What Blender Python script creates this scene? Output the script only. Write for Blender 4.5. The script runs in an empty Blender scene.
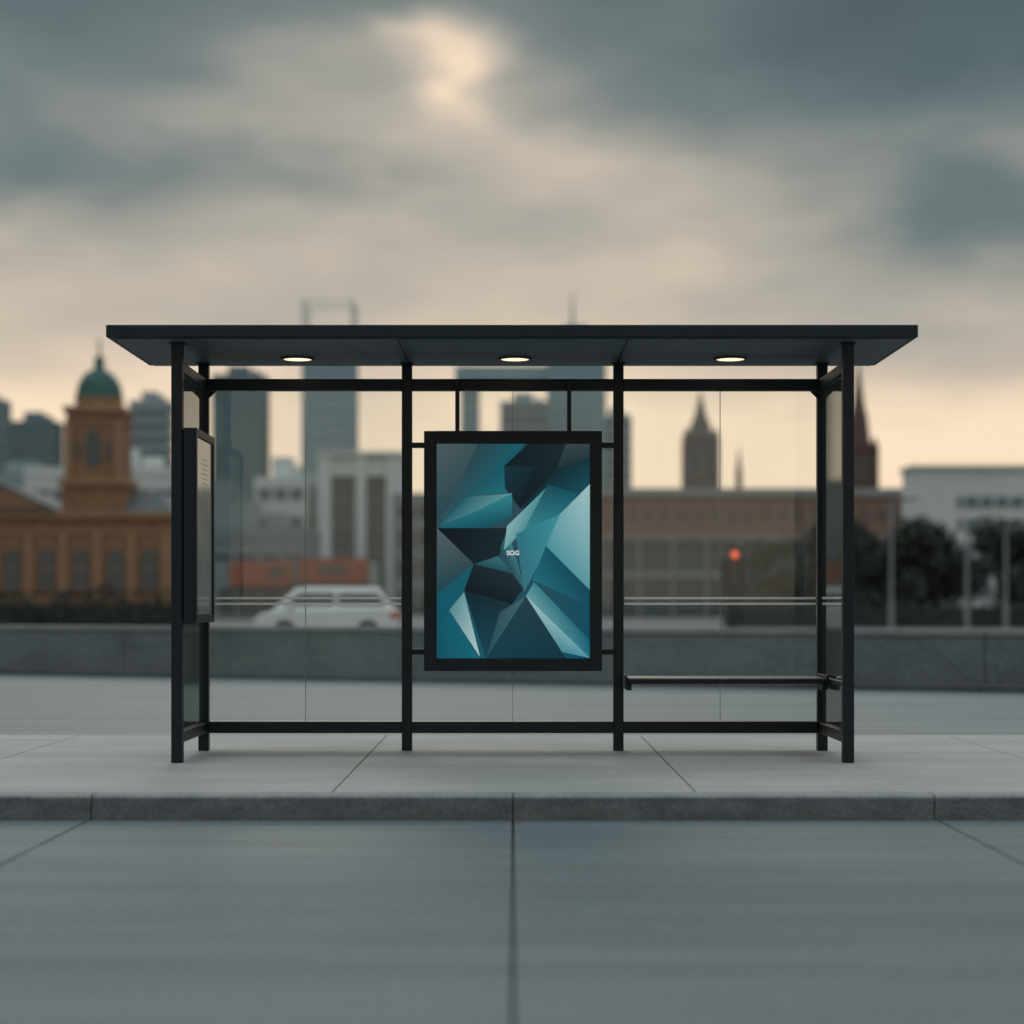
import bpy, bmesh, math, random
import numpy as np
from mathutils import Vector, Matrix
random.seed(7)
S = bpy.context.scene
S.view_settings.view_transform='Standard'
S.view_settings.look='None'
S.view_settings.exposure=0

def lin(c):
    r=[]
    for v in c:
        v=max(0,v)/255.0
        r.append(v/12.92 if v<=0.04045 else ((v+0.055)/1.055)**2.4)
    return (r[0],r[1],r[2],1.0)

# ------------------------------------------------------------------ materials
def mat(name,c1,c2=None,scale=5,rough=0.6,bump=0.0,stretch=(1,1,1),metal=0.0,spec=0.5,fine=None,coat=0,stain=None):
    m=bpy.data.materials.new(name); m.use_nodes=True
    nt=m.node_tree; b=nt.nodes['Principled BSDF']
    if c2 is None: c2=tuple(x*0.85 for x in c1)
    tc=nt.nodes.new('ShaderNodeTexCoord'); mp=nt.nodes.new('ShaderNodeMapping')
    mp.inputs['Scale'].default_value=stretch
    nt.links.new(tc.outputs['Object'],mp.inputs[0])
    n=nt.nodes.new('ShaderNodeTexNoise'); n.inputs['Scale'].default_value=scale
    n.inputs['Detail'].default_value=4; n.inputs['Roughness'].default_value=0.62
    nt.links.new(mp.outputs[0],n.inputs['Vector'])
    r=nt.nodes.new('ShaderNodeValToRGB')
    r.color_ramp.elements[0].position=0.3; r.color_ramp.elements[1].position=0.7
    r.color_ramp.elements[0].color=(*c2[:3],1); r.color_ramp.elements[1].color=(*c1[:3],1)
    nt.links.new(n.outputs['Fac'],r.inputs[0])
    out=r.outputs[0]
    def modulate(out,scale_,lo,hi,a,bb,det):
        n2=nt.nodes.new('ShaderNodeTexNoise'); n2.inputs['Scale'].default_value=scale_; n2.inputs['Detail'].default_value=det
        nt.links.new(tc.outputs['Object'],n2.inputs['Vector'])
        r2=nt.nodes.new('ShaderNodeMapRange'); r2.inputs['From Min'].default_value=lo; r2.inputs['From Max'].default_value=hi
        r2.inputs['To Min'].default_value=a; r2.inputs['To Max'].default_value=bb
        nt.links.new(n2.outputs['Fac'],r2.inputs['Value'])
        mx=nt.nodes.new('ShaderNodeVectorMath'); mx.operation='SCALE'
        nt.links.new(out,mx.inputs[0]); nt.links.new(r2.outputs[0],mx.inputs['Scale'])
        return mx.outputs[0]
    if fine: out=modulate(out,fine[0],.3,.7,1-fine[1],1+fine[1],3)
    if stain: out=modulate(out,stain[0],.60,.72,1.0,1-stain[1],3)
    nt.links.new(out,b.inputs['Base Color'])
    b.inputs['Roughness'].default_value=rough; b.inputs['Metallic'].default_value=metal
    b.inputs['Specular IOR Level'].default_value=spec
    b.inputs['Coat Weight'].default_value=coat
    if bump>0:
        bp=nt.nodes.new('ShaderNodeBump'); bp.inputs['Strength'].default_value=bump; bp.inputs['Distance'].default_value=0.01
        n3=nt.nodes.new('ShaderNodeTexNoise'); n3.inputs['Scale'].default_value=scale*12; n3.inputs['Detail'].default_value=3
        nt.links.new(mp.outputs[0],n3.inputs['Vector'])
        nt.links.new(n3.outputs['Fac'],bp.inputs['Height']); nt.links.new(bp.outputs[0],b.inputs['Normal'])
    return m

def emis(name,col,strength):
    m=bpy.data.materials.new(name); m.use_nodes=True
    b=m.node_tree.nodes['Principled BSDF']
    b.inputs['Base Color'].default_value=(*col[:3],1)
    b.inputs['Emission Color'].default_value=(*col[:3],1); b.inputs['Emission Strength'].default_value=strength
    return m

def glassmat(name,tint,base=0.03):
    m=bpy.data.materials.new(name); m.use_nodes=True; nt=m.node_tree; nt.nodes.clear()
    o=nt.nodes.new('ShaderNodeOutputMaterial'); mx=nt.nodes.new('ShaderNodeMixShader')
    t=nt.nodes.new('ShaderNodeBsdfTransparent'); t.inputs[0].default_value=(*tint,1)
    g=nt.nodes.new('ShaderNodeBsdfGlossy'); g.inputs['Roughness'].default_value=0.03; g.inputs['Color'].default_value=(.9,.95,.95,1)
    f=nt.nodes.new('ShaderNodeFresnel'); f.inputs[0].default_value=1.33
    n=nt.nodes.new('ShaderNodeTexNoise'); n.inputs['Scale'].default_value=3
    d=nt.nodes.new('ShaderNodeBsdfDiffuse'); d.inputs[0].default_value=(.6,.65,.65,1)
    mx2=nt.nodes.new('ShaderNodeMixShader'); mr=nt.nodes.new('ShaderNodeMapRange')
    mr.inputs['To Min'].default_value=0.0; mr.inputs['To Max'].default_value=base
    nt.links.new(n.outputs['Fac'],mr.inputs['Value']); nt.links.new(mr.outputs[0],mx2.inputs[0])
    nt.links.new(f.outputs[0],mx.inputs[0]); nt.links.new(t.outputs[0],mx.inputs[1]); nt.links.new(g.outputs[0],mx.inputs[2])
    nt.links.new(mx.outputs[0],mx2.inputs[1]); nt.links.new(d.outputs[0],mx2.inputs[2])
    nt.links.new(mx2.outputs[0],o.inputs[0])
    return m

M_frame=mat('dark_painted_steel',(.0075,.0145,.021),(.005,.0105,.0155),3,0.45,0.05,spec=.28)
M_roofp=mat('roof_paint',(.010,.023,.030),(.007,.017,.023),3,0.5,spec=.3)
M_ceil=mat('soffit_panel',(.075,.10,.115),(.055,.078,.091),2,0.5,spec=.4)
M_pave=mat('pavement_concrete',(.40,.395,.372),(.31,.315,.305),1.4,0.85,0.3,(.5,1.5,1),fine=(70,.16),spec=.25,stain=(2.3,.08))
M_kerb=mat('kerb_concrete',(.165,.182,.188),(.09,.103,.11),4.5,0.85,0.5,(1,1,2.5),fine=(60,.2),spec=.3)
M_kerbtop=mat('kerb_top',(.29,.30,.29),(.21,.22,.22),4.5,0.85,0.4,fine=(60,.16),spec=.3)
M_road=mat('road_concrete',(.148,.174,.184),(.10,.122,.132),1.6,0.72,0.4,(.22,2.6,1),fine=(75,.2),spec=.32,stain=(1.1,.09))
M_joint=mat('joint_sealant',(.02,.022,.024),(.012,.013,.015),8,0.8)
M_ground=mat('ground_asphalt',(.075,.082,.085),(.05,.056,.06),.6,0.8)
M_rroad=mat('rear_road_asphalt',(.20,.217,.22),(.135,.152,.158),.9,0.75,0.3,(.2,2.4,1),fine=(40,.13),spec=.35)
M_gutter=mat('gutter_asphalt',(.12,.13,.135),(.085,.095,.10),3,.85)
M_wall=mat('wall_concrete',(.165,.19,.198),(.11,.13,.137),1.1,0.85,0.3,(1,1,1.6),fine=(14,.16),spec=.3)
M_glass=glassmat('shelter_glass',(.97,.988,.984),.05)
M_gedge=mat('glass_edge',(.22,.28,.27),None,5,.2)
M_white=mat('white_vinyl',(.8,.8,.78),(.72,.72,.70),8,.5)
M_lamp=emis('warm_lamp',(1,.78,.52),1.4)
M_steel=mat('brushed_steel',(.30,.32,.33),(.2,.22,.23),10,.35,0,(1,8,1),metal=.8)
M_pole=mat('galvanised_pole',(.26,.29,.30),(.2,.23,.24),4,.6)
M_trim=mat('lamp_trim',(.06,.065,.065),None,4,.5)

# ------------------------------------------------------------------ mesh helpers
def bx(bm,x0,x1,y0,y1,z0,z1,mi=0):
    v=[bm.verts.new(p) for p in ((x0,y0,z0),(x1,y0,z0),(x1,y1,z0),(x0,y1,z0),(x0,y0,z1),(x1,y0,z1),(x1,y1,z1),(x0,y1,z1))]
    for f in ((0,3,2,1),(4,5,6,7),(0,1,5,4),(1,2,6,5),(2,3,7,6),(3,0,4,7)):
        fc=bm.faces.new([v[i] for i in f]); fc.material_index=mi
def prism(bm,pts,y0,y1,mi=0):
    """extrude an (x,z) outline along y"""
    a=[bm.verts.new((p[0],y0,p[1])) for p in pts]; b=[bm.verts.new((p[0],y1,p[1])) for p in pts]
    n=len(pts)
    bm.faces.new(a).material_index=mi; bm.faces.new(b[::-1]).material_index=mi
    for i in range(n):
        bm.faces.new((a[i],b[i],b[(i+1)%n],a[(i+1)%n])).material_index=mi
def lathe(bm,cx,cy,prof,seg=16,mi=0,rot=0,smooth=False):
    rings=[]
    for r,z in prof:
        rings.append([bm.verts.new((cx+r*math.cos(rot+2*math.pi*i/seg),cy+r*math.sin(rot+2*math.pi*i/seg),z)) for i in range(seg)])
    for k in range(len(rings)-1):
        for i in range(seg):
            f=bm.faces.new((rings[k][i],rings[k][(i+1)%seg],rings[k+1][(i+1)%seg],rings[k+1][i])); f.material_index=mi; f.smooth=smooth
    bm.faces.new(rings[0][::-1]).material_index=mi; bm.faces.new(rings[-1]).material_index=mi
def fin(bm,name,mats,parent=None,bevel=0,loc=None,rz=0):
    bmesh.ops.recalc_face_normals(bm,faces=bm.faces)
    me=bpy.data.meshes.new(name); bm.to_mesh(me); bm.free()
    for m in mats: me.materials.append(m)
    o=bpy.data.objects.new(name,me); S.collection.objects.link(o)
    if parent: o.parent=parent
    if loc: o.location=loc
    if rz: o.rotation_euler[2]=rz
    if bevel:
        md=o.modifiers.new('bevel','BEVEL'); md.width=bevel; md.segments=2; md.limit_method='ANGLE'
    return o
def empty(name,loc=(0,0,0),rz=0):
    e=bpy.data.objects.new(name,None); S.collection.objects.link(e); e.location=loc; e.rotation_euler[2]=rz
    return e
NB=bmesh.new

# ------------------------------------------------------------------ ground
bm=NB()
YS=13.98; B=3000
v=[bm.verts.new(p) for p in ((-B,-B,-.155),(B,-B,-.155),(B,YS,-.155),(-B,YS,-.155),(B,YS,-.04),(-B,YS,-.04),(B,B,-.04),(-B,B,-.04))]
bm.faces.new((v[0],v[1],v[2],v[3])); bm.faces.new((v[3],v[2],v[4],v[5])); bm.faces.new((v[5],v[4],v[6],v[7]))
fin(bm,'ground',[M_ground])
bm=NB()
xs=[-30.52+2.18*i for i in range(29)]
for a,b in zip(xs[:-1],xs[1:]):
    bx(bm,a+.006,b-.006,-14,9.548,-.2,-.128)
fin(bm,'road',[M_road],bevel=.005)
bm=NB(); bx(bm,-31,31,-14,9.556,-.3,-.142); fin(bm,'road_joint_sealant',[M_joint])
bm=NB()
for i in range(-14,14):
    bx(bm,i*2.165+.003,(i+1)*2.165-.003,9.56,9.72,-.2,0.0)
bmesh.ops.recalc_face_normals(bm,faces=bm.faces)
bm.faces.ensure_lookup_table()
ed=[e_ for e_ in bm.edges if all(abs(v_.co.z)<1e-5 and v_.co.y<9.6 for v_ in e_.verts)]
bmesh.ops.bevel(bm,geom=ed,offset=.022,segments=4,affect='EDGES',profile=.5)
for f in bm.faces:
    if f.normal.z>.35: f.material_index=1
fin(bm,'kerb',[M_kerb,M_kerbtop],bevel=.003)
bm=NB()
px=[-30,-27.4,-25,-22.6,-20.2,-17.8,-15.4,-13,-10.6,-8.0,-5.6,-3.25,-.945,.955,3.25,5.6,8.0,10.6,13,15.4,17.8,20.2,22.6,25,27.4,30]
for a,b in zip(px[:-1],px[1:]):
    bx(bm,a+.004,b-.004,9.726,13.98,-.12,0.0)
fin(bm,'pavement',[M_pave],bevel=.004)
bm=NB(); bx(bm,-30.3,30.3,9.62,13.97,-.3,-.02); fin(bm,'pavement_bedding',[M_joint])
bm=NB()
def wy(x): return 24.15-.425*x
for i in range(-40,40,2):
    a,b=i,i+2
    q=[(a,14.25),(b,14.25),(b,wy(b)),(a,wy(a))]
    if wy(b)<14.5: break
    bm.faces.new([bm.verts.new((p[0],p[1],-.034)) for p in q])
fin(bm,'rear_road',[M_rroad])
bm=NB(); bm.faces.new([bm.verts.new(p) for p in ((-40,13.99,-.036),(40,13.99,-.036),(40,14.25,-.036),(-40,14.25,-.036))]); fin(bm,'rear_gutter',[M_gutter])
bm=NB(); 
for i in range(70):
    x=random.gauss(.3,1.6) if i%2 else random.uniform(-4,4); y=9.53-abs(random.gauss(0,.05)); s=random.uniform(.005,.015); a=random.uniform(0,6.28)
    f=bm.faces.new([bm.verts.new((x+s*math.cos(a+k*1.57)*(1 if k%2 else .55),y+s*math.sin(a+k*1.57)*(1 if k%2 else .55),-.124+random.uniform(0,.005))) for k in range(4)])
for i in range(8):
    x=.02+random.gauss(0,.03); y=9.42+random.gauss(0,.03); s=random.uniform(.01,.018); a=random.uniform(0,6.28)
    f=bm.faces.new([bm.verts.new((x+s*math.cos(a+k*1.57)*(1 if k%2 else .55),y+s*math.sin(a+k*1.57)*(1 if k%2 else .55),-.122+random.uniform(0,.008))) for k in range(4)])
fin(bm,'fallen_leaves',[mat('dry_leaf',(.25,.09,.04),(.10,.06,.035),30,.8)])
ang=math.atan2(-.425,1)
e=empty('concrete_wall',(0,24.15,0),ang)
bm=NB()
for i in range(-8,4):
    bx(bm,i*6+.004,i*6+5.996,0,.3,-.1,.60)
fin(bm,'wall_panels',[M_wall],e,.01)
bm=NB(); bx(bm,-45,23,.03,.28,-.1,.59); fin(bm,'wall_core',[M_joint],e)
bm=NB()
for i in range(-8,4): bx(bm,i*6+.002,i*6+5.998,-.02,.32,.602,.68)
fin(bm,'coping',[mat('coping_concrete',(.215,.23,.23),(.16,.175,.178),2,.8)],e,.012)
e=empty('wall_kerb',(0,24.15,0),ang)
bm=NB()
for i in range(-23,12): bx(bm,i*2+.003,i*2+1.997,-.36,-.05,-.1,.05)
fin(bm,'kerb_stones',[mat('old_kerb',(.085,.10,.105),(.055,.065,.07),2,.8)],e,.015)

# ------------------------------------------------------------------ bus shelter
sh=empty('bus_shelter',(0,11.5,0))
def part(name,boxes,m,bevel=.004,parent=sh,oy=11.5):
    bm=NB()
    for b in boxes: bx(bm,b[0],b[1],b[2]-oy,b[3]-oy,b[4],b[5])
    return fin(bm,name,[m],parent,bevel)
h=.034
for i,(x,y) in enumerate([(-2.078,11.534),(2.074,11.534)]):
    part('front_post_%d'%(i+1),[(x-h,x+h,y-h,y+h,0,2.6)],M_frame)
for i,x in enumerate((-2.074,-.711,.707,2.074)):
    part('rear_post_%d'%(i+1),[(x-h,x+h,12.5-h,12.5+h,0,2.6)],M_frame)
segs=[(-2.04,-.745),(-.677,.673),(.741,2.04)]
part('rear_top_rail',[(a,b,12.462,12.538,2.413,2.49) for a,b in segs],M_frame)
part('rear_bottom_rail',[(a,b,12.462,12.538,.118,.196) for a,b in segs],M_frame)
for i,x in enumerate((-2.076,2.074)):
    part('side_top_rail_%d'%(i+1),[(x-.030,x+.030,11.568,12.466,2.42,2.485)],M_frame)
    part('side_bottom_rail_%d'%(i+1),[(x-.030,x+.030,11.568,12.466,.122,.192)],M_frame)
    part('side_glass_%d'%(i+1),[(x-.005,x+.005,11.574,12.46,.196,2.416)],M_glass,0)
    part('side_glass_edge_%d'%(i+1),[(x-.006,x+.006,11.569,11.574,.196,2.416)],M_gedge,0)
k=0
for a,b in segs:
    m=(a+b)/2
    for (c,d) in ((a+.003,m-.003),(m+.003,b-.003)):
        k+=1
        part('rear_glass_%d'%k,[(c,d,12.495,12.505,.198,2.411)],M_glass,0)
    part('glass_joint_%d'%k,[(m-.0018,m+.0018,12.496,12.504,.198,2.411)],M_gedge,0)
st=[]
for (a,b) in ((-2.0,-.75),(.745,2.03)):
    for z in (1.022,.984): st.append((a,b,12.4915,12.494,z-.0075,z+.0075))
part('glass_safety_stripes',st,M_white,0)
part('side_safety_stripes',[(2.066,2.0685,11.58,12.45,z-.0075,z+.0075) for z in (1.022,.984)]+[(-2.0705,-2.068,11.58,12.45,z-.0075,z+.0075) for z in (1.022,.984)],M_white,0)
bm=NB(); bx(bm,-2.478,2.466,-.17,1.18,2.606,2.682); fin(bm,'roof_slab',[M_roofp],sh,.006)
bm=NB()
xsn=[-2.44,-.70,.70,2.43]
for a,b in zip(xsn[:-1],xsn[1:]): bx(bm,a+.004,b-.004,-.13,1.14,2.598,2.612)
fin(bm,'roof_soffit_panels',[M_ceil],sh,.002)
part('post_head_plates',[(x-.045,x+.045,12.455,12.545,2.590,2.5975) for x in (-2.074,-.711,.707,2.074)]+[(x-.045,x+.045,11.489,11.579,2.590,2.5975) for x in (-2.078,2.074)],M_frame,.001)
for i,x in enumerate((-1.414,.013,1.427)):
    bm=NB()
    y0=.72; n=36
    prof=[(.112,2.5978),(.112,2.588),(.106,2.584),(.094,2.584),(.092,2.5975)]
    rings=[[bm.verts.new((x+r*math.cos(2*math.pi*j/n),y0+r*math.sin(2*math.pi*j/n),z)) for j in range(n)] for r,z in prof]
    for q in range(4):
        for j in range(n): bm.faces.new((rings[q][j],rings[q][(j+1)%n],rings[q+1][(j+1)%n],rings[q+1][j]))
    fin(bm,'lamp_rim_%d'%(i+1),[M_trim],sh)
    bm=NB(); lathe(bm,x,y0,[(.0915,2.5975),(.0915,2.588),(.06,2.584)],36,0); fin(bm,'lamp_lens_%d'%(i+1),[M_lamp],sh)
bm=NB()
for sx,s in ((-2.074,1),(2.074,-1)):
    prism(bm,[(sx+s*.034,2.41),(sx+s*.085,2.41),(sx+s*.034,2.36)],.975,.99)
fin(bm,'corner_gussets',[M_frame],sh)

# bench
be=empty('shelter_bench',(1.4,12.28,0))
part('seat',[(.745-1.4,2.035-1.4,12.10,12.27,.464,.502),(.745-1.4,2.035-1.4,12.285,12.455,.464,.502)],M_frame,.008,be,12.28)
part('seat_front_trim',[(.75-1.4,2.03-1.4,12.093,12.0995,.494,.5015)],M_steel,.001,be,12.28)
part('brackets',[(x-1.4,x+.03-1.4,12.11,12.46,.42,.463) for x in (.742,2.012)],M_frame,.003,be,12.28)
part('end_plates',[(x-1.4,x+.014-1.4,12.09,12.462,.43,.52) for x in (.728,2.037)],M_frame,.003,be,12.28)
part('side_arm',[(2.052-1.4,2.09-1.4,11.57,12.46,.468,.498)],M_frame,.003,be,12.28)

# timetable display on the left side
tb=empty('timetable_board',(-2,11.85,0))
T=lambda n,b,m,bev=.003: part(n,[(q[0]+2,q[1]+2,q[2],q[3],q[4],q[5]) for q in b],m,bev,tb,11.85)
T('case',[(-2.036,-1.968,11.50,12.20,.865,2.072)],M_frame,.006)
T('case_rim',[(-1.9675,-1.955,11.50,11.545,.865,2.072),(-1.9675,-1.955,12.155,12.20,.865,2.072),(-1.9675,-1.955,11.546,12.154,.865,.915),(-1.9675,-1.955,11.546,12.154,2.022,2.072)],M_frame,.002)
T('paper_sheet',[(-1.9675,-1.9655,11.548,12.152,.917,2.02)],mat('timetable_paper',(.34,.40,.41),(.19,.25,.27),3.5,.35,coat=.6),0)
rows=[]
z=1.90
while z>1.45:
    y=11.75
    while y<11.98:
        w=random.uniform(.03,.09); rows.append((-1.9652,-1.9645,y,min(y+w,12.0),z-.004,z)); y+=w+.02
    z-=.03
T('printed_rows',rows,mat('print_ink',(.21,.25,.26),None,5,.4),0)

# poster
ad=empty('advertising_poster',(0,12.35,0))
A=lambda n,b,m,bev=.004: part(n,b,m,bev,ad,12.35)
def PX(x): return (x-513)*12.35/1862     # poster artwork coordinates -> metres
def PZ(y): return .976+(605-y)*12.35/1862
X0,X1,Z0,Z1=PX(424),PX(602),PZ(671),PZ(431)
a0,a1,b0,b1=PX(436.5),PX(590),PZ(658.5),PZ(443.5)
A('back_case',[(X0+.004,X1-.004,12.366,12.45,Z0+.004,Z1-.004)],M_frame)
A('frame_left',[(X0,a0,12.34,12.365,Z0,Z1)],M_frame); A('frame_right',[(a1,X1,12.34,12.365,Z0,Z1)],M_frame)
A('frame_top',[(a0+.0002,a1-.0002,12.34,12.365,b1,Z1)],M_frame,0); A('frame_bottom',[(a0+.0002,a1-.0002,12.34,12.365,Z0,b0)],M_frame,0)
A('brackets',[(-.676,X0+.003,12.40,12.43,z-.018,z+.018) for z in (PZ(444.5),PZ(652))]+[(X1-.003,.672,12.40,12.43,z-.018,z+.018) for z in (PZ(444.5),PZ(652))],M_frame)
A('hanger_rods',[(PX(x)-.014,PX(x)+.014,12.41,12.44,Z1-.006,2.47) for x in (457,569.5)],M_frame)
A('hanger_hooks',[(PX(x)-.014,PX(x)+.014,12.441,12.461,2.425,2.47) for x in (457,569.5)],M_frame)
art=bpy.data.materials.new('poster_print'); art.use_nodes=True
nt=art.node_tree; b=nt.nodes['Principled BSDF']
at=nt.nodes.new('ShaderNodeVertexColor'); at.layer_name='Col'
sc=nt.nodes.new('ShaderNodeVectorMath'); sc.operation='SCALE'; sc.inputs['Scale'].default_value=.6
nt.links.new(at.outputs[0],sc.inputs[0])
nt.links.new(sc.outputs[0],b.inputs['Base Color']); nt.links.new(at.outputs[0],b.inputs['Emission Color'])
b.inputs['Emission Strength'].default_value=.62; b.inputs['Roughness'].default_value=.4; b.inputs['Specular IOR Level'].default_value=.2
shards=[ # artwork polygons (drawn back to front) : corners (x,y,(r,g,b)) in poster layout
 [(436,443,(70,92,98)),(590,443,(30,60,72)),(590,659,(14,96,116)),(436,659,(16,84,102))],
 [(436,443,(84,104,106)),(500,443,(58,88,94)),(436,520,(40,78,90))],
 [(478,443,(44,76,86)),(524,443,(20,96,112)),(497,467,(30,110,124)),(440,524,(46,88,98))],
 [(497,467,(26,104,120)),(524,443,(14,90,106)),(507,492,(30,122,136)),(466,497,(30,90,104))],
 [(528,443,(10,26,34)),(566,443,(30,56,62)),(556,470,(10,34,42)),(520,508,(8,26,34)),(505,488,(8,30,38)),(504,466,(10,36,46))],
 [(504,466,(22,60,70)),(535,466,(14,44,54)),(520,508,(10,32,42)),(505,488,(14,46,56))],
 [(566,443,(64,84,86)),(590,443,(50,72,76)),(590,457,(46,70,76)),(556,470,(24,50,58))],
 [(590,457,(22,58,68)),(590,486,(16,84,98)),(548,512,(12,72,88)),(520,508,(8,50,62)),(556,470,(12,46,58))],
 [(438,527,(44,112,126)),(466,497,(40,104,118)),(512,493,(110,168,172)),(470,514,(60,128,138))],
 [(438,528,(20,104,120)),(470,514,(30,118,132)),(512,493,(60,148,158)),(512,516,(26,96,110)),(488,528,(16,88,102))],
 # left dark wedge, grey edge, teal wedge
 [(437,528,(8,20,26)),(508,528,(20,44,52)),(498,560,(18,38,46)),(474,564,(16,36,44))],
 [(437,528,(88,106,108)),(474,564,(50,78,86)),(437,594,(26,74,86))],
 [(437,594,(12,94,112)),(474,564,(24,96,110)),(464,590,(16,100,118)),(449,612,(10,92,110)),(437,625,(10,90,108))],
 [(464,591,(8,26,34)),(474,563,(22,40,48)),(536,572,(36,56,64)),(512,604,(12,30,38))],
 # centre
 [(474,564,(30,84,96)),(498,556,(60,120,130)),(514,574,(40,84,94))],
 [(500,548,(40,90,100)),(508,530,(70,138,148)),(526,592,(60,110,120)),(514,576,(34,76,86))],
 [(507,526,(160,206,208)),(548,486,(60,140,152)),(524,530,(110,180,188)),(504,550,(100,156,162))],
 [(548,484,(16,76,92)),(578,494,(18,100,116)),(552,530,(40,132,146)),(522,534,(70,150,162))],
 [(516,534,(50,126,140)),(560,514,(56,146,160)),(540,562,(76,160,172)),(524,592,(44,104,118))],
 # right light
 [(590,484,(180,218,220)),(590,590,(96,164,174)),(546,546,(84,160,172)),(560,514,(110,178,188))],
 [(546,546,(18,88,106)),(590,590,(10,76,94)),(590,606,(14,86,104)),(532,580,(34,116,132))],
 # lower right
 [(526,596,(120,176,182)),(534,582,(50,130,144)),(590,640,(18,110,130)),(590,658,(16,112,132))],
 [(526,596,(170,208,208)),(590,658,(90,164,176)),(562,652,(70,144,156))],
 [(526,596,(34,66,76)),(566,659,(10,56,70)),(486,659,(12,66,82))],
 # lower left
 [(512,604,(12,38,48)),(526,596,(34,66,76)),(486,659,(16,74,90)),(464,590,(12,40,50))],
 [(449,610,(90,144,152)),(464,592,(110,166,172)),(480,657,(190,216,216))],
 [(449,610,(12,94,112)),(479,659,(16,110,128)),(437,659,(12,86,104)),(437,622,(12,96,114))],
 [(526,596,(70,108,116)),(500,612,(50,88,98)),(486,659,(40,86,98))],
]
def clip(x,y): return (min(max(x,436.6),589.9),min(max(y,443.6),658.4))
bm=NB(); cl=bm.loops.layers.float_color.new('Col')
for i,sd in enumerate(shards):
    yy=12.3655-.00025*i-12.35
    Am=np.array([[1,p[0]-513,p[1]-551] for p in sd],float); Cm=np.array([p[2] for p in sd],float)
    sol=np.linalg.lstsq(Am,Cm,rcond=None)[0]; cols=np.clip(Am@sol,4,235)
    vs=[]
    for p in sd:
        x,y=clip(p[0],p[1]); vs.append(bm.verts.new((PX(x),yy,PZ(y))))
    f=bm.faces.new(vs)
    for lp,c in zip(f.loops,cols): lp[cl]=lin(tuple(c))
me=bpy.data.meshes.new('poster_artwork'); bm.to_mesh(me); bm.free(); me.materials.append(art)
o=bpy.data.objects.new('poster_artwork',me); S.collection.objects.link(o); o.parent=ad
fc=bpy.data.curves.new('poster_lettering','FONT'); fc.body='SOG'; fc.size=.042; fc.align_x='CENTER'; fc.offset=.0012; fc.extrude=.0004
o=bpy.data.objects.new('poster_lettering',fc); S.collection.objects.link(o); o.parent=ad
o.location=(PX(513),12.355-12.35,PZ(555)); o.rotation_euler=(math.pi/2,0,0)
fc.materials.append(emis('lettering_white',(.8,.85,.85),.5))

# ------------------------------------------------------------------ city
def tower(name,X0,X1,Y,H,depth,glass,band,fl=3.6,mull=3.0,bandh=.8,z0=-.1,proud=.25,vert=True,pent=True):
    e=empty(name,((X0+X1)/2,Y,0)); w=(X1-X0)/2
    bm=NB(); bx(bm,-w,w,0,depth,z0,H); fin(bm,'glazed_core',[glass],e)
    bm=NB(); z=fl
    while z<H-.2:
        bx(bm,-w-proud,w+proud,-proud,depth+proud,z-bandh/2,z+bandh/2); z+=fl
    bx(bm,-w-proud,w+proud,-proud,depth+proud,H-.3,H+1.0)
    fin(bm,'floor_bands',[band],e)
    if vert:
        bm=NB(); n=max(2,int(round(2*w/mull)))
        for i in range(n+1):
            x=-w+2*w*i/n; bx(bm,x-.18,x+.18,-proud-.12,-.01,z0,H+.9)
        n2=max(2,int(round(depth/mull)))
        for i in range(n2+1):
            y=depth*i/n2
            bx(bm,-w-proud-.12,-w-.01,y-.18,y+.18,z0,H+.9); bx(bm,w+.01,w+proud+.12,y-.18,y+.18,z0,H+.9)
        fin(bm,'mullions',[band],e)
    if pent:
        bm=NB(); bx(bm,-w*.5,w*.35,depth*.3,depth*.7,H+1.02,H+3.6); bx(bm,w*.45,w*.7,depth*.4,depth*.6,H+1.02,H+2.6)
        fin(bm,'roof_plant',[band],e)
    return e
G1=mat('tower_glass_blue',(.11,.21,.255),(.085,.17,.205),.05,.35)  # blue glass with distance haze mixed into the colour
G2=mat('tower_glass_hazed',(.26,.39,.43),(.21,.33,.37),.05,.35)  # paled to paint in the haze over the far towers
G3=mat('tower_glass_grey',(.15,.205,.225),(.12,.165,.185),.05,.4)
G4=mat('window_glass_dark',(.06,.092,.105),(.045,.068,.08),.3,.25)
B1=mat('cladding_slate',(.155,.24,.27),(.13,.205,.235),.1,.7)  # slate tone lifted, haze is part of the colour
B2=mat('cladding_pale_hazed',(.33,.445,.48),(.285,.40,.435),.1,.7)  # far cladding, haze painted in as a paler tone
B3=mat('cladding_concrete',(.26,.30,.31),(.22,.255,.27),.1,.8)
B5=mat('cladding_hazed',(.31,.375,.395),(.265,.33,.35),.1,.8)  # paler version of the concrete cladding, distance haze painted into it
B4=mat('white_render',(.66,.69,.68),(.56,.59,.59),.2,.8)
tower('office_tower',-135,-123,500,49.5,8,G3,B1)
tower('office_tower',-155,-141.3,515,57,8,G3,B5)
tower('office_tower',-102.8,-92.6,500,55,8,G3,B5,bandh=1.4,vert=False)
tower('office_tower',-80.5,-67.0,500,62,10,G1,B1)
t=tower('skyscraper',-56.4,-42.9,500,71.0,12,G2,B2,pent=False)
bm=NB()
for x in (-6.6,6.6):
    for y in (.3,11.7): bx(bm,x-.3,x+.3,y-.3,y+.3,72.0,83)
for y in (.3,11.7): bx(bm,-6.29,6.29,y-.1,y+.1,82.4,82.65)
bx(bm,-5,5,3,9,72.02,75)
fin(bm,'open_crown_frame',[B2],t)
t=tower('skyscraper',9.6,24.7,500,73,12,G2,B2)
bm=NB(); bx(bm,-32.7,-7.9,2,11,61.5,65.6); bx(bm,-32.9,-7.85,1.8,11.2,63.2,63.7)
fin(bm,'sky_deck',[B2],t)
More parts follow.
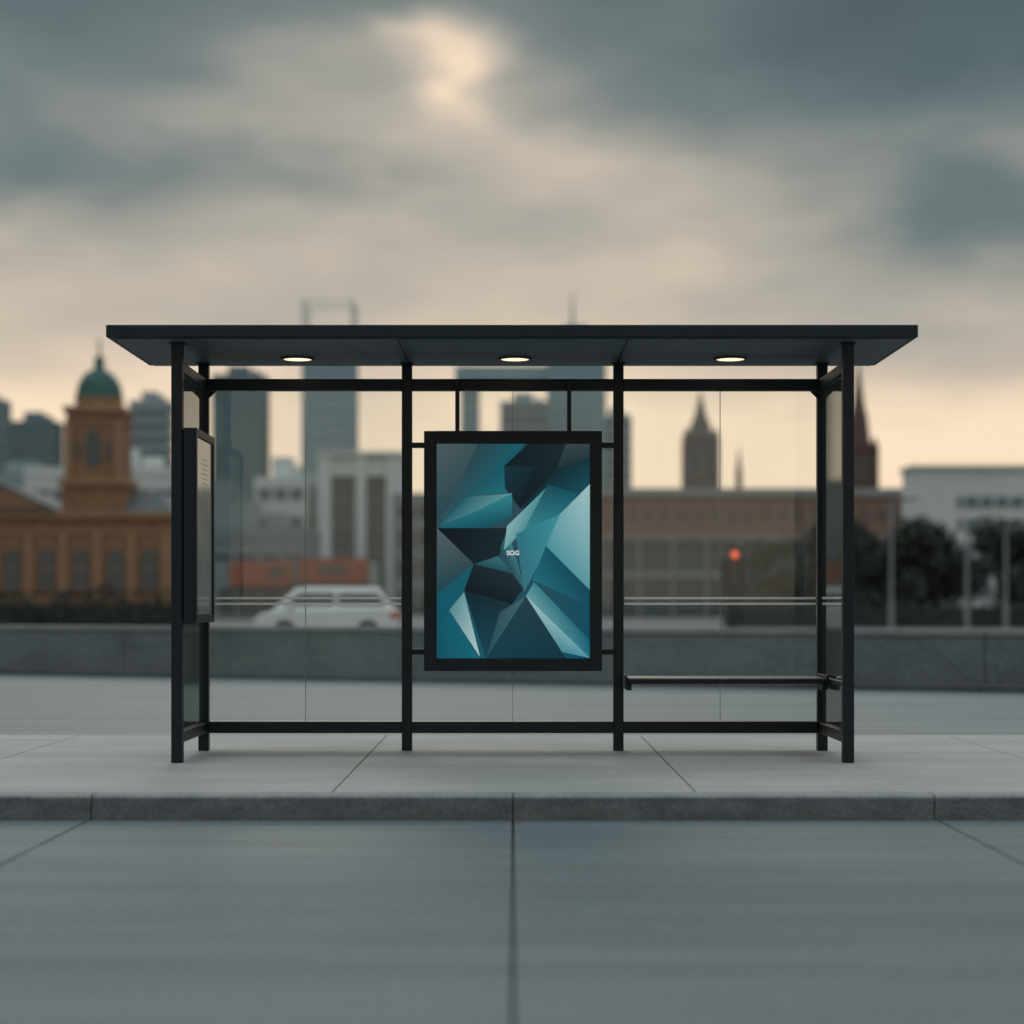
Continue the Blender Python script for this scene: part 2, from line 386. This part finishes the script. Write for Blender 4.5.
bm=NB(); lathe(bm,-1,6,[(.5,76.6),(.35,80),(.12,86)],8); fin(bm,'antenna',[B1],t)
tower('office_tower',-13.8,-9.5,504,61.3,8,G2,B2,pent=False)
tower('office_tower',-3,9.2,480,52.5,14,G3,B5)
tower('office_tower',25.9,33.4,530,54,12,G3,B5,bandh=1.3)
t=empty('office_block',(-18.1,220,0)); bm=NB()
for a,b in ((-4.9,-3.35),(-.45,.75),(3.15,4.9)): bx(bm,a,b,-.5,12,-.1,18.6)
bx(bm,-3.35,-.45,-.2,12,16.2,18.4); bx(bm,.75,3.15,-.2,12,16.2,18.4); bx(bm,-5.1,5.1,-.7,12.2,18.6,19.1)
bx(bm,-3.35,-.45,-.2,1,-.1,2.6); bx(bm,.75,3.15,-.2,1,-.1,2.6)
fin(bm,'white_piers',[B4],t)
bm=NB(); bx(bm,-3.34,-.46,.4,11,2.6,16.19); bx(bm,.76,3.14,.4,11,2.6,16.19); fin(bm,'glazed_strips',[G4],t)
bm=NB()
z=4.2
while z<16: bx(bm,-3.34,-.46,.22,.38,z,z+.15); bx(bm,.76,3.14,.22,.38,z,z+.15); z+=3.0
fin(bm,'transoms',[B3],t)
tower('white_building',-30.5,-24.8,222,15.2,8,G3,B4,fl=3.1,mull=1.9,bandh=1.9)
tower('office_block',-24.4,-23.4,226,15.6,8,G3,B4,fl=3.1,mull=1.0,bandh=1.6,pent=False)
tower('office_block',-37,-30.9,215,12.0,8,G4,B3,fl=3.1,mull=2.0,bandh=1.3)
tower('office_block',-60,-41.5,230,17.0,10,G3,B4,fl=3.2,mull=3,bandh=1.6)
tower('office_block',-12.6,6,200,12,12,G4,B3,fl=3.2,mull=2.4,bandh=1.2)
tower('office_block',-36,-20,180,7.5,10,G4,B3,fl=3.2,mull=2.2,bandh=1.3)
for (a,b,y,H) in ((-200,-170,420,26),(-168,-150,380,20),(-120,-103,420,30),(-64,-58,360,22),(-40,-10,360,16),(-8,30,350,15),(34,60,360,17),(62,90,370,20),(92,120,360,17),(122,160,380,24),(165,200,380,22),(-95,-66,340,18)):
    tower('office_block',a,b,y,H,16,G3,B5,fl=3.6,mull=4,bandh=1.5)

M_red=mat('red_fascia',(.36,.10,.055),(.24,.07,.042),.5,.6)
t=empty('shop_row',(-14.7,130,0))
bm=NB(); bx(bm,-6.2,4.7,.1,8,-.1,4.1); fin(bm,'shop_walls',[B3],t)
bm=NB()
prism(bm,[(-5.0,2.3),(-.7,2.3),(-.7,4.0),(-5.0,4.0)],-.3,.08); prism(bm,[(-.2,2.5),(4.6,2.5),(4.6,4.25),(-.2,4.25)],-.3,.08)
bx(bm,-4.8,-.9,-1.3,-.32,2.3,2.5); bx(bm,0,4.4,-1.3,-.32,2.5,2.7)
fin(bm,'red_fascias',[M_red],t)
bm=NB()
for i in range(7): bx(bm,-5.9+i*1.55,-4.7+i*1.55,.03,.09,.4,2.2)
bx(bm,-2.2,-1.2,-.33,-.305,2.8,3.6); bx(bm,1.2,3.2,-.33,-.305,3.1,3.7)
fin(bm,'shop_windows',[G4],t)

# ---- domed town hall
M_ochre=mat('ochre_brick',(.30,.165,.088),(.215,.118,.066),.4,.85,fine=(2,.12))
M_ochre2=mat('ochre_stone',(.37,.225,.13),(.29,.175,.105),.5,.85)
M_cop=mat('green_copper',(.035,.13,.118),(.022,.09,.082),1,.6)
M_slate=mat('slate_roof',(.10,.115,.125),(.07,.085,.092),.6,.8)
t=empty('domed_town_hall',(-33.45,150,0))
bm=NB(); bx(bm,-28,5.9,0,14,-.1,8.0); fin(bm,'main_walls',[M_ochre],t)
bm=NB()
bx(bm,-28.3,6.2,-.35,14.3,8.003,8.5); bx(bm,-28.1,6.0,-.12,14.1,6.7,6.95); bx(bm,-28.1,6.0,-.15,14.1,-.1,.9)
for i in range(13):
    x=-27.6+i*2.76; bx(bm,x-.3,x+.3,-.22,-.003,.903,6.697)
fin(bm,'cornices_and_pilasters',[M_ochre2],t)
def arch(bm,x,w,zb,zt,y0,y1):
    prism(bm,[(x-w,zb),(x+w,zb),(x+w,zt)]+[(x+w*math.cos(a),zt+w*math.sin(a)) for a in [math.pi*k/8 for k in range(1,8)]]+[(x-w,zt)],y0,y1)
bm=NB()
for i in range(12): arch(bm,-26.2+i*2.76,.65,2.2,4.9,-.05,.1)
fin(bm,'arched_windows',[G4],t)
bm=NB()
for i in range(12):
    x=-26.2+i*2.76
    bx(bm,x-.85,x+.85,-.13,-.06,1.95,2.19)
    bx(bm,x-.04,x+.04,-.09,-.052,2.2,5.5); bx(bm,x-.64,x-.05,-.09,-.052,3.9,4.0); bx(bm,x+.05,x+.64,-.09,-.052,3.9,4.0)
fin(bm,'sills_and_bars',[M_ochre2],t)
bm=NB()
prism(bm,[(-12.2,8.503),(-2.9,8.503),(-7.55,10.75)],-.5,12); fin(bm,'pediment',[M_slate],t)
bm=NB()
prism(bm,[(-11.2,8.7),(-3.9,8.7),(-7.55,10.35)],-.56,-.502); fin(bm,'pediment_tympanum',[M_ochre],t)
bm=NB()
v=[bm.verts.new(p) for p in ((-2.6,.3,8.51),(6,.3,8.51),(6,13.7,8.51),(-2.6,13.7,8.51),(-1,5,10.4),(4,5,10.4),(4,9,10.4),(-1,9,10.4))]
for f in ((0,1,5,4),(1,2,6,5),(2,3,7,6),(3,0,4,7),(4,5,6,7)): bm.faces.new([v[i] for i in f])
v=[bm.verts.new(p) for p in ((-28,.3,8.51),(-12.4,.3,8.51),(-12.4,13.7,8.51),(-28,13.7,8.51),(-26,7,11),(-14,7,11))]
for f in ((0,1,5,4),(1,2,5),(2,3,4,5),(3,0,4)): bm.faces.new([v[i] for i in f])
fin(bm,'hipped_roofs',[M_slate],t)
q=-.55
bm=NB()
bx(bm,q-2.5,q+2.5,.5,5.6,8.503,10.7); bx(bm,q-2.2,q+2.2,.75,5.35,11.2,16.6)
fin(bm,'tower_shaft',[M_ochre],t)
bm=NB()
bx(bm,q-2.75,q+2.75,.25,5.85,10.703,11.197); bx(bm,q-2.42,q+2.42,.5,5.6,16.603,17.1); bx(bm,q-2.28,q+2.28,.66,5.44,15.75,15.95)
for x in (-2.0,2.0): bx(bm,q+x-.3,q+x+.3,.6,.747,11.2,15.74)
lathe(bm,q,3.05,[(2.0,17.103),(1.9,17.7),(2.05,17.72),(2.05,17.9)],16)
fin(bm,'tower_cornices',[M_ochre2],t)
bm=NB(); arch(bm,q,.6,12.3,14.5,.70,.8); arch(bm,q-1.25,.2,12.6,14.2,.70,.8); arch(bm,q+1.25,.2,12.6,14.2,.70,.8)
fin(bm,'belfry_openings',[G4],t)
bm=NB()
prof=[(1.95,17.903)]+[(1.88*math.cos(a),17.95+2.45*math.sin(a)) for a in [math.pi/2*k/9 for k in range(0,9)]]
lathe(bm,q,3.05,prof,24,0,smooth=True)
lathe(bm,q,3.05,[(.5,20.2),(.42,20.5),(.42,21.0),(.5,21.05),(.3,21.3),(.12,21.6),(.09,22.8)],12)
for i in range(12):
    a=2*math.pi*i/12
    for k in range(8):
        a1=math.pi/2*k/9; a2=math.pi/2*(k+1)/9
        p=[(1.93*math.cos(w),17.95+2.49*math.sin(w)) for w in (a1,a2)]
        c,s=math.cos(a),math.sin(a); tx,ty=-s*.07,c*.07
        bm.faces.new([bm.verts.new(vv) for vv in ((q+p[0][0]*c+tx,3.05+p[0][0]*s+ty,p[0][1]),(q+p[0][0]*c-tx,3.05+p[0][0]*s-ty,p[0][1]),(q+p[1][0]*c-tx,3.05+p[1][0]*s-ty,p[1][1]),(q+p[1][0]*c+tx,3.05+p[1][0]*s+ty,p[1][1]))])
fin(bm,'copper_dome',[M_cop],t)

# ---- long brick building
M_brick=mat('red_brick',(.265,.165,.132),(.21,.132,.108),.5,.85,fine=(1.5,.1))
M_stone=mat('pale_stone',(.31,.32,.315),(.26,.27,.27),.5,.85)
t=empty('brick_warehouse',(20,160,0))
bm=NB(); bx(bm,-15,13.9,0,16,6.9,10.3); fin(bm,'brick_upper_storey',[M_brick],t)
bm=NB(); bx(bm,-15.2,14.1,-.3,16.2,10.303,11.0)
for i in range(11): bx(bm,-15+i*2.87,-14.8+i*2.87,-.15,.1,0,6.59)
bx(bm,-15.1,14,-.12,.2,6.6,6.897)
fin(bm,'cornice_and_columns',[M_stone],t)
bm=NB(); bx(bm,-14.9,13.8,.3,15.9,-.1,6.88); fin(bm,'glazed_ground_storeys',[G4],t)
bm=NB()
for i in range(20): bx(bm,-14.4+i*1.43,-13.7+i*1.43,-.04,.05,8.2,9.3)
fin(bm,'upper_windows',[mat('brick_windows',(.15,.115,.105),None,1,.4)],t)
bm=NB(); bx(bm,-15,13.8,.1,.29,3.3,3.8); fin(bm,'spandrel_band',[B3],t)
# ---- white modern building right
t=empty('modern_building',(41.4,140,0))
bm=NB(); bx(bm,-11.3,16,0,4,-.1,11.2); fin(bm,'white_walls',[B4],t)
bm=NB()
for z in (8.3,6.6,4.9,3.2,1.5): bx(bm,-8,15.6,-.05,.05,z,z+.85)
fin(bm,'ribbon_windows',[G3],t)
bm=NB()
for z in (8.3,6.6,4.9,3.2,1.5):
    for i in range(20): bx(bm,-7.6+i*1.15,-7.45+i*1.15,-.12,-.053,z,z+.85)
bx(bm,-11.5,16.2,-.25,4.2,11.203,11.5)
fin(bm,'mullions_and_parapet',[B4],t)
# ---- churches
M_cs=mat('weathered_sandstone',(.18,.16,.15),(.135,.122,.116),.3,.9)
M_cr=mat('red_sandstone',(.14,.085,.074),(.105,.066,.06),.3,.9)
def church(name,X,Y,w,Hs,Ha,m,body=True,pin=1.0):
    t=empty(name,(X,Y,0)); h=w/2
    bm=NB(); bx(bm,-h,h,-h,h,-.1,Hs); fin(bm,'tower_walls',[m],t)
    bm=NB()
    for k in (.55,.78,1.0): bx(bm,-h-.2,h+.2,-h-.2,h+.2,Hs*k-.35,Hs*k+(.25 if k==1 else .1))
    for sx in (-1,1):
        for sy in (-1,1):
            bx(bm,sx*h-.35,sx*h+.35,sy*h-.35,sy*h+.35,0,Hs+.2)
            lathe(bm,sx*h*.92,sy*h*.92,[(.45,Hs+.2),(.4,Hs+.9*pin),(.05,Hs+2.4*pin)],8)
    fin(bm,'buttresses_and_pinnacles',[m],t)
    bm=NB(); lathe(bm,0,0,[(h*.86,Hs+.26),(h*.62,Hs+(Ha-Hs)*.35),(h*.40,Hs+(Ha-Hs)*.5),(.06,Ha)],8,0,math.pi/8); fin(bm,'spire',[m],t)
    bm=NB()
    for x in (-h*.4,h*.4):
        prism(bm,[(x-h*.18,Hs*.8),(x+h*.18,Hs*.8),(x+h*.18,Hs*.93),(x,Hs*.97),(x-h*.18,Hs*.93)],-h-.06,-h+.1)
    fin(bm,'belfry_windows',[G4],t)
    if body:
        bm=NB(); bx(bm,-h*.8,h*.8,h+.3,h+20,-.1,Hs*.4); prism(bm,[(-h*.9,Hs*.4),(h*.9,Hs*.4),(0,Hs*.55)],h+.3,h+20); fin(bm,'nave',[m],t)
church('church',30.2,300,4.9,27.6,35.6,M_cs,pin=.8)
church('church',46.4,250,3.9,22.0,34.0,M_cr,pin=.6)
t=empty('church_steeple',(37,305,0)); bm=NB(); bx(bm,-.5,.5,-.5,.5,0,22); lathe(bm,0,0,[(.6,22),(.05,27)],8); fin(bm,'steeple',[M_cs],t)

# ------------------------------------------------------------------ vegetation
M_bark=mat('bark',(.06,.048,.038),(.035,.028,.022),3,.9)
M_leafA=mat('foliage_dark',(.04,.05,.042),(.026,.035,.031),.8,.7)
M_leafB=mat('foliage_light',(.065,.076,.056),(.045,.056,.043),.8,.7)
def leafquad(bm,c,s,mi):
    n=Vector((random.gauss(0,1),random.gauss(0,1),random.gauss(0,1))).normalized()
    u=n.orthogonal().normalized(); w=n.cross(u)
    f=bm.faces.new([bm.verts.new(c+u*s*a+w*s*b*.6) for a,b in ((-1,0),(0,-1),(1,0),(0,1))]); f.material_index=mi
def tree(X,Y,H,R):
    e=empty('tree',(X,Y,0))
    bm=NB(); lathe(bm,0,0,[(.16,-.1),(.12,H*.35),(.05,H*.7)],8)
    cl=[]
    for i in range(17):
        a=random.uniform(0,6.28); r=R*random.uniform(.1,.8); z=H*random.uniform(.2,.88)
        r*= 1.0-.5*max(0,(z/H-.6)/.4)
        c=Vector((r*math.cos(a),r*math.sin(a),z)); cl.append((c,random.uniform(.4,.65)*R*.75))
        s=Vector((0,0,z*.55)); d=c-s; u=d.orthogonal().normalized()*.04; w=d.cross(u).normalized()*.04
        vs=[bm.verts.new(s+u),bm.verts.new(s+w),bm.verts.new(s-u-w),bm.verts.new(c)]
        bm.faces.new((vs[0],vs[1],vs[3])); bm.faces.new((vs[1],vs[2],vs[3])); bm.faces.new((vs[2],vs[0],vs[3]))
    fin(bm,'trunk_and_limbs',[M_bark],e)
    bm=NB()
    for c,r in cl:
        mi=0 if random.random()<.65 else 1
        for k in range(230):
            d=Vector((random.gauss(0,1),random.gauss(0,1),random.gauss(0,.8))).normalized()*r*random.random()**.45
            leafquad(bm,c+d,random.uniform(.11,.22),mi if random.random()<.8 else 1-mi)
    fin(bm,'crown',[M_leafA,M_leafB],e)
for X,Y,H,R in ((13.9,96,4.6,1.9),(15.8,93,5.2,2.2),(18.2,99,5.0,2.2),(20.4,94,5.2,2.4),(22.4,98,5.2,2.3),(24.4,93,5.2,2.4),(27.6,99,5.3,2.4),(31,94,5.4,2.5),(35,94,5.6,2.5),(-29,92,4.0,1.8)):
    tree(X,Y,H,R)
bm=NB()
for i in range(8000):
    x=random.uniform(-34,-11); leafquad(bm,Vector((x,62+random.gauss(0,.35),random.uniform(0,1.35+.25*math.sin(x*1.7)+.15*math.sin(x*4.1)))),random.uniform(.05,.11),0 if random.random()<.75 else 1)
bx(bm,-34,-11,61.7,62.3,-.05,1.0,0)
fin(bm,'hedge',[M_leafA,M_leafB])
bm=NB()
for i in range(5000):
    x=random.uniform(9.5,36); leafquad(bm,Vector((x,84+random.gauss(0,.4),random.uniform(0,1.3+.3*math.sin(x*1.3)))),random.uniform(.06,.12),0 if random.random()<.75 else 1)
bx(bm,9.5,36,83.7,84.3,-.05,.9,0)
fin(bm,'hedge',[M_leafA,M_leafB])
bm=NB()
x=-34
while x<-10: bx(bm,x,x+.03,59.98,60.01,-.04,1.5); x+=.22
for z in (.25,1.38): bx(bm,-34,-10,59.975,60.015,z,z+.045)
fin(bm,'iron_railing',[M_frame])

# ------------------------------------------------------------------ street furniture beyond the wall
def lamp_post(X,Y,H):
    e=empty('street_lamp',(X,Y,0))
    bm=NB(); lathe(bm,0,0,[(.12,-.04),(.12,.9),(.08,.95),(.055,H)],12); fin(bm,'pole',[M_pole],e)
    bm=NB(); bx(bm,-.03,.9,-.03,.03,H-.06,H-.005); bx(bm,.5,1.15,-.12,.12,H-.002,H+.08); fin(bm,'arm_and_head',[M_pole],e,.01)
lamp_post(16.25,80,5.5); lamp_post(19.5,80,4.7); lamp_post(21.7,82,4.4)
e=empty('traffic_light',(5.68,48,0))
bm=NB(); lathe(bm,0,0,[(.09,-.04),(.06,.1),(.055,2.5)],12); fin(bm,'pole',[M_frame],e)
bm=NB(); bx(bm,-.17,.17,-.32,-.08,1.48,2.48); bx(bm,-.33,.33,-.075,-.06,1.2,2.18)
for z in (2.27,1.98,1.69): prism(bm,[(-.13,z+.02),(-.11,z+.13),(0,z+.155),(.11,z+.13),(.13,z+.02),(.11,z+.02),(.095,z+.115),(0,z+.135),(-.095,z+.115),(-.11,z+.02)],-.48,-.321)
bx(bm,-.2,.2,-.25,-.062,.5,1.19)
fin(bm,'signal_head',[M_frame],e,.01)
bm=NB()
def disc(bm,x,y,z,r,mi):
    f=bm.faces.new([bm.verts.new((x+r*math.cos(a),y,z+r*math.sin(a))) for a in [2*math.pi*k/20 for k in range(20)]]); f.material_index=mi
disc(bm,0,-.323,2.27,.10,0); disc(bm,0,-.323,1.98,.1,1); disc(bm,0,-.323,1.69,.1,1)
fin(bm,'signal_lenses',[emis('red_signal',(1,.16,.07),.9),mat('dark_lens',(.02,.03,.02),None,4,.2)],e)

# ------------------------------------------------------------------ vehicles
M_tyre=mat('tyre_rubber',(.02,.02,.022),None,5,.8); M_cg=mat('car_glass',(.06,.085,.095),(.05,.065,.075),2,.08)
def car(name,X,Y,paint,Lc=4.15,H=1.46,flip=False):
    e=empty(name,(X,Y,-.04),math.pi if flip else 0); h=Lc/2
    bz=.92
    bm=NB()
    body=[(-h,.35),(-h+.02,.62),(-h+.15,.78),(-h+.65,bz-.02),(h-.25,bz+.03),(h-.03,.85),(h,.5),(h-.05,.3),(h-.45,.25),(-h+.3,.24)]
    prism(bm,body,-.86,.86); fin(bm,'body',[paint],e,.05)
    cab=[(-h+.45,bz-.05),(-h+1.05,H-.05),(-h+1.45,H),(h-.55,H-.02),(h-.12,bz-.02)]
    bm=NB()
    a=[]; b2=[]
    for x,z in cab:
        hw=.80 if z<bz+.1 else .64
        a.append(bm.verts.new((x,-hw,z))); b2.append(bm.verts.new((x,hw,z)))
    n=len(a); bm.faces.new(a); bm.faces.new(b2[::-1])
    for i in range(n): bm.faces.new((a[i],b2[i],b2[(i+1)%n],a[(i+1)%n]))
    fin(bm,'cabin',[paint],e,.04)
    bm=NB()
    def sw(x0,x1,x2,x3):
        for s in (-1,1):
            def yy(z): return s*(.80-.16*(z-bz)/(H-bz)+.012)
            z0,z1=bz+.09,H-.17
            bm.faces.new([bm.verts.new((x0,yy(z0),z0)),bm.verts.new((x1,yy(z0),z0)),bm.verts.new((x2,yy(z1),z1)),bm.verts.new((x3,yy(z1),z1))])
    c0,c1,c3,c4=cab[0],cab[1],cab[3],cab[4]
    mid=(c1[0]+c3[0])/2
    sw(c0[0]+.28,mid-.05,mid-.05,c1[0]+.12); sw(mid+.05,c4[0]-.2,c3[0]-.02,mid+.05)
    for (p,q_,sg) in ((c0,c1,-1),(c4,c3,1)):
        t0,t1=.18,.9
        x0,z0=p[0]+(q_[0]-p[0])*t0,p[1]+(q_[1]-p[1])*t0; x1,z1=p[0]+(q_[0]-p[0])*t1,p[1]+(q_[1]-p[1])*t1
        bm.faces.new([bm.verts.new((x0+sg*.02,-.7,z0+.015)),bm.verts.new((x0+sg*.02,.7,z0+.015)),bm.verts.new((x1+sg*.02,.58,z1+.015)),bm.verts.new((x1+sg*.02,-.58,z1+.015))])
    fin(bm,'windows',[M_cg],e)
    for i,(x,s) in enumerate(((-h+.8,-1),(-h+.8,1),(h-.8,-1),(h-.8,1))):
        bm=NB(); r=.31
        lathe(bm,0,0,[(r*.9,-.11),(r,-.08),(r,.08),(r*.9,.11)],20,0); lathe(bm,0,0,[(r*.6,.112),(r*.55,.125),(.05,.12)],10,1)
        o=fin(bm,'wheel_%d'%(i+1),[M_tyre,M_steel],e); o.location=(x,s*.79,.31); o.rotation_euler=(-s*math.pi/2,0,0)
    bm=NB()
    for s in (-1,1): bx(bm,h-.22,h+.012,s*.74-.13,s*.74+.13,.66,.84)
    fin(bm,'tail_lamps',[emis('tail_red',(.5,.07,.05),.05)],e,.02)
    bm=NB()
    for s in (-1,1): bx(bm,-h-.01,-h+.25,s*.68-.17,s*.68+.17,.56,.68)
    fin(bm,'head_lamps',[M_white],e,.02)
    bm=NB()
    for s in (-1,1): bx(bm,c0[0]+.42,c0[0]+.58,min(s*.83,s*.98),max(s*.83,s*.98),bz+.03,bz+.16)
    fin(bm,'mirrors',[paint],e,.02)
P1=mat('white_car_paint',(.80,.83,.83),(.74,.77,.78),1,.25,coat=.6)
car('car',-4.93,50,P1,3.8,1.50)

# ------------------------------------------------------------------ sky
W=bpy.data.worlds.new('World'); S.world=W; W.use_nodes=True
nt=W.node_tree; nt.nodes.clear()
N=nt.nodes.new; Lk=nt.links.new
def M(op,*a):
    n=N('ShaderNodeMath'); n.operation=op
    for i,x in enumerate(a):
        if isinstance(x,(int,float)): n.inputs[i].default_value=x
        else: Lk(x,n.inputs[i])
    return n.outputs[0]
tc=N('ShaderNodeTexCoord'); sp=N('ShaderNodeSeparateXYZ'); Lk(tc.outputs['Generated'],sp.inputs[0])
x,y,z=sp.outputs
hyp=M('SQRT',M('ADD',M('MULTIPLY',x,x),M('MULTIPLY',y,y)))
U=M('MULTIPLY',M('ARCTAN2',x,y),1862.0)
V=M('MULTIPLY',M('DIVIDE',z,M('MAXIMUM',hyp,.02)),1862.0)
def noise(scale,sx,sy,sz,det=4,off=0,rough=.5):
    mp=N('ShaderNodeMapping'); mp.inputs['Scale'].default_value=(sx,sy,sz); mp.inputs['Location'].default_value=(off,off*.7,off*.3)
    Lk(tc.outputs['Generated'],mp.inputs[0]); n=N('ShaderNodeTexNoise'); n.inputs['Scale'].default_value=scale; n.inputs['Detail'].default_value=det
    n.inputs['Roughness'].default_value=rough
    Lk(mp.outputs[0],n.inputs['Vector']); return n
n1=noise(7,1,1,2.2,3,3.1,.5)
sc_=N('ShaderNodeSeparateColor'); Lk(n1.outputs['Color'],sc_.inputs[0])
n3=M('SUBTRACT',noise(7,1,1,3.0,3,1.3,.48).outputs['Fac'],.5)
Uw=M('ADD',U,M('MULTIPLY',M('SUBTRACT',sc_.outputs[0],.5),300.0)); Vw=M('ADD',V,M('MULTIPLY',M('SUBTRACT',sc_.outputs[1],.5),170.0))
rp=N('ShaderNodeValToRGB'); cr=rp.color_ramp
Lk(M('DIVIDE',V,1000.0),rp.inputs[0])
stops=[(0,1.0),(.15,1.0),(.205,.93),(.27,.74),(.36,.63),(.44,.56),(.51,.43),(.60,.27),(1.0,.28)]
cr.elements[0].position=0; cr.elements[1].position=1
for p,vv in stops[1:-1]: cr.elements.new(p)
for el,(p,vv) in zip(cr.elements,stops): el.position=p; el.color=(vv,vv,vv,1)
Lv=M('MULTIPLY',rp.outputs[0],1.04)
for (px_,py_,su,sv,w) in ((440,62,58,40,.40),(460,75,120,85,.16),(290,95,110,60,.18),(560,190,240,60,.17),(840,60,240,80,-.18),(950,215,120,60,-.30),(80,165,190,60,-.20),(340,180,120,24,-.09),(60,222,80,12,.08),(980,350,120,30,-.12)):
    du=M('DIVIDE',M('SUBTRACT',Uw,float(px_-513)),float(su)); dv=M('DIVIDE',M('SUBTRACT',Vw,float(605-py_)),float(sv))
    g=M('EXPONENT',M('MULTIPLY',M('ADD',M('MULTIPLY',du,du),M('MULTIPLY',dv,dv)),-1.0))
    Lv=M('ADD',Lv,M('MULTIPLY',g,w))
Lv=M('ADD',Lv,M('MULTIPLY',n3,.42))
r2=N('ShaderNodeValToRGB'); Lk(Lv,r2.inputs[0]); cr=r2.color_ramp
st=[(0.0,(48,70,78)),(.25,(72,93,99)),(.42,(102,116,118)),(.56,(138,141,136)),(.70,(172,166,156)),(.86,(212,194,173)),(1.0,(248,222,192))]
cr.elements[0].position=0; cr.elements[1].position=1
for p,c in st[1:-1]: cr.elements.new(p)
for el,(p,c) in zip(cr.elements,st): el.position=p; el.color=lin(c)
mr=N('ShaderNodeMapRange'); mr.interpolation_type='SMOOTHSTEP'; Lk(z,mr.inputs['Value'])
mr.inputs['From Min'].default_value=.33; mr.inputs['From Max'].default_value=.75; mr.inputs['To Min'].default_value=0; mr.inputs['To Max'].default_value=1
mc=N('ShaderNodeMix'); mc.data_type='RGBA'; Lk(mr.outputs[0],mc.inputs['Factor']); Lk(r2.outputs[0],mc.inputs['A']); mc.inputs['B'].default_value=(.86,.98,1.02,1)
SUN_EL=math.radians(24); SUN_AZ=math.radians(-4)
sky=N('ShaderNodeTexSky'); sky.sky_type='NISHITA'; sky.sun_disc=False; sky.sun_elevation=SUN_EL; sky.sun_rotation=SUN_AZ
bgS=N('ShaderNodeBackground'); Lk(sky.outputs[0],bgS.inputs[0]); bgS.inputs[1].default_value=.003
bgC=N('ShaderNodeBackground'); Lk(mc.outputs['Result'],bgC.inputs[0]); bgC.inputs[1].default_value=.98
ad_=N('ShaderNodeAddShader'); Lk(bgS.outputs[0],ad_.inputs[0]); Lk(bgC.outputs[0],ad_.inputs[1])
wo=N('ShaderNodeOutputWorld'); Lk(ad_.outputs[0],wo.inputs[0])

sl=bpy.data.lights.new('sun','SUN'); sl.energy=.6; sl.angle=math.radians(18); sl.color=(1,.87,.72)
so=bpy.data.objects.new('sun',sl); S.collection.objects.link(so)
d=Vector((math.sin(SUN_AZ)*math.cos(SUN_EL),math.cos(SUN_AZ)*math.cos(SUN_EL),math.sin(SUN_EL)))
so.rotation_euler=d.to_track_quat('Z','Y').to_euler()

# ------------------------------------------------------------------ camera
cd=bpy.data.cameras.new('camera'); co=bpy.data.objects.new('camera',cd); S.collection.objects.link(co)
co.location=(0,0,.976); co.rotation_euler=(math.pi/2,0,0)
cd.sensor_width=36; cd.lens=1862/1024*36; cd.shift_y=93/1024; cd.shift_x=-1/1024
cd.clip_end=6000; cd.clip_start=.05
cd.dof.use_dof=True; cd.dof.focus_distance=11.9; cd.dof.aperture_fstop=.9
S.camera=co
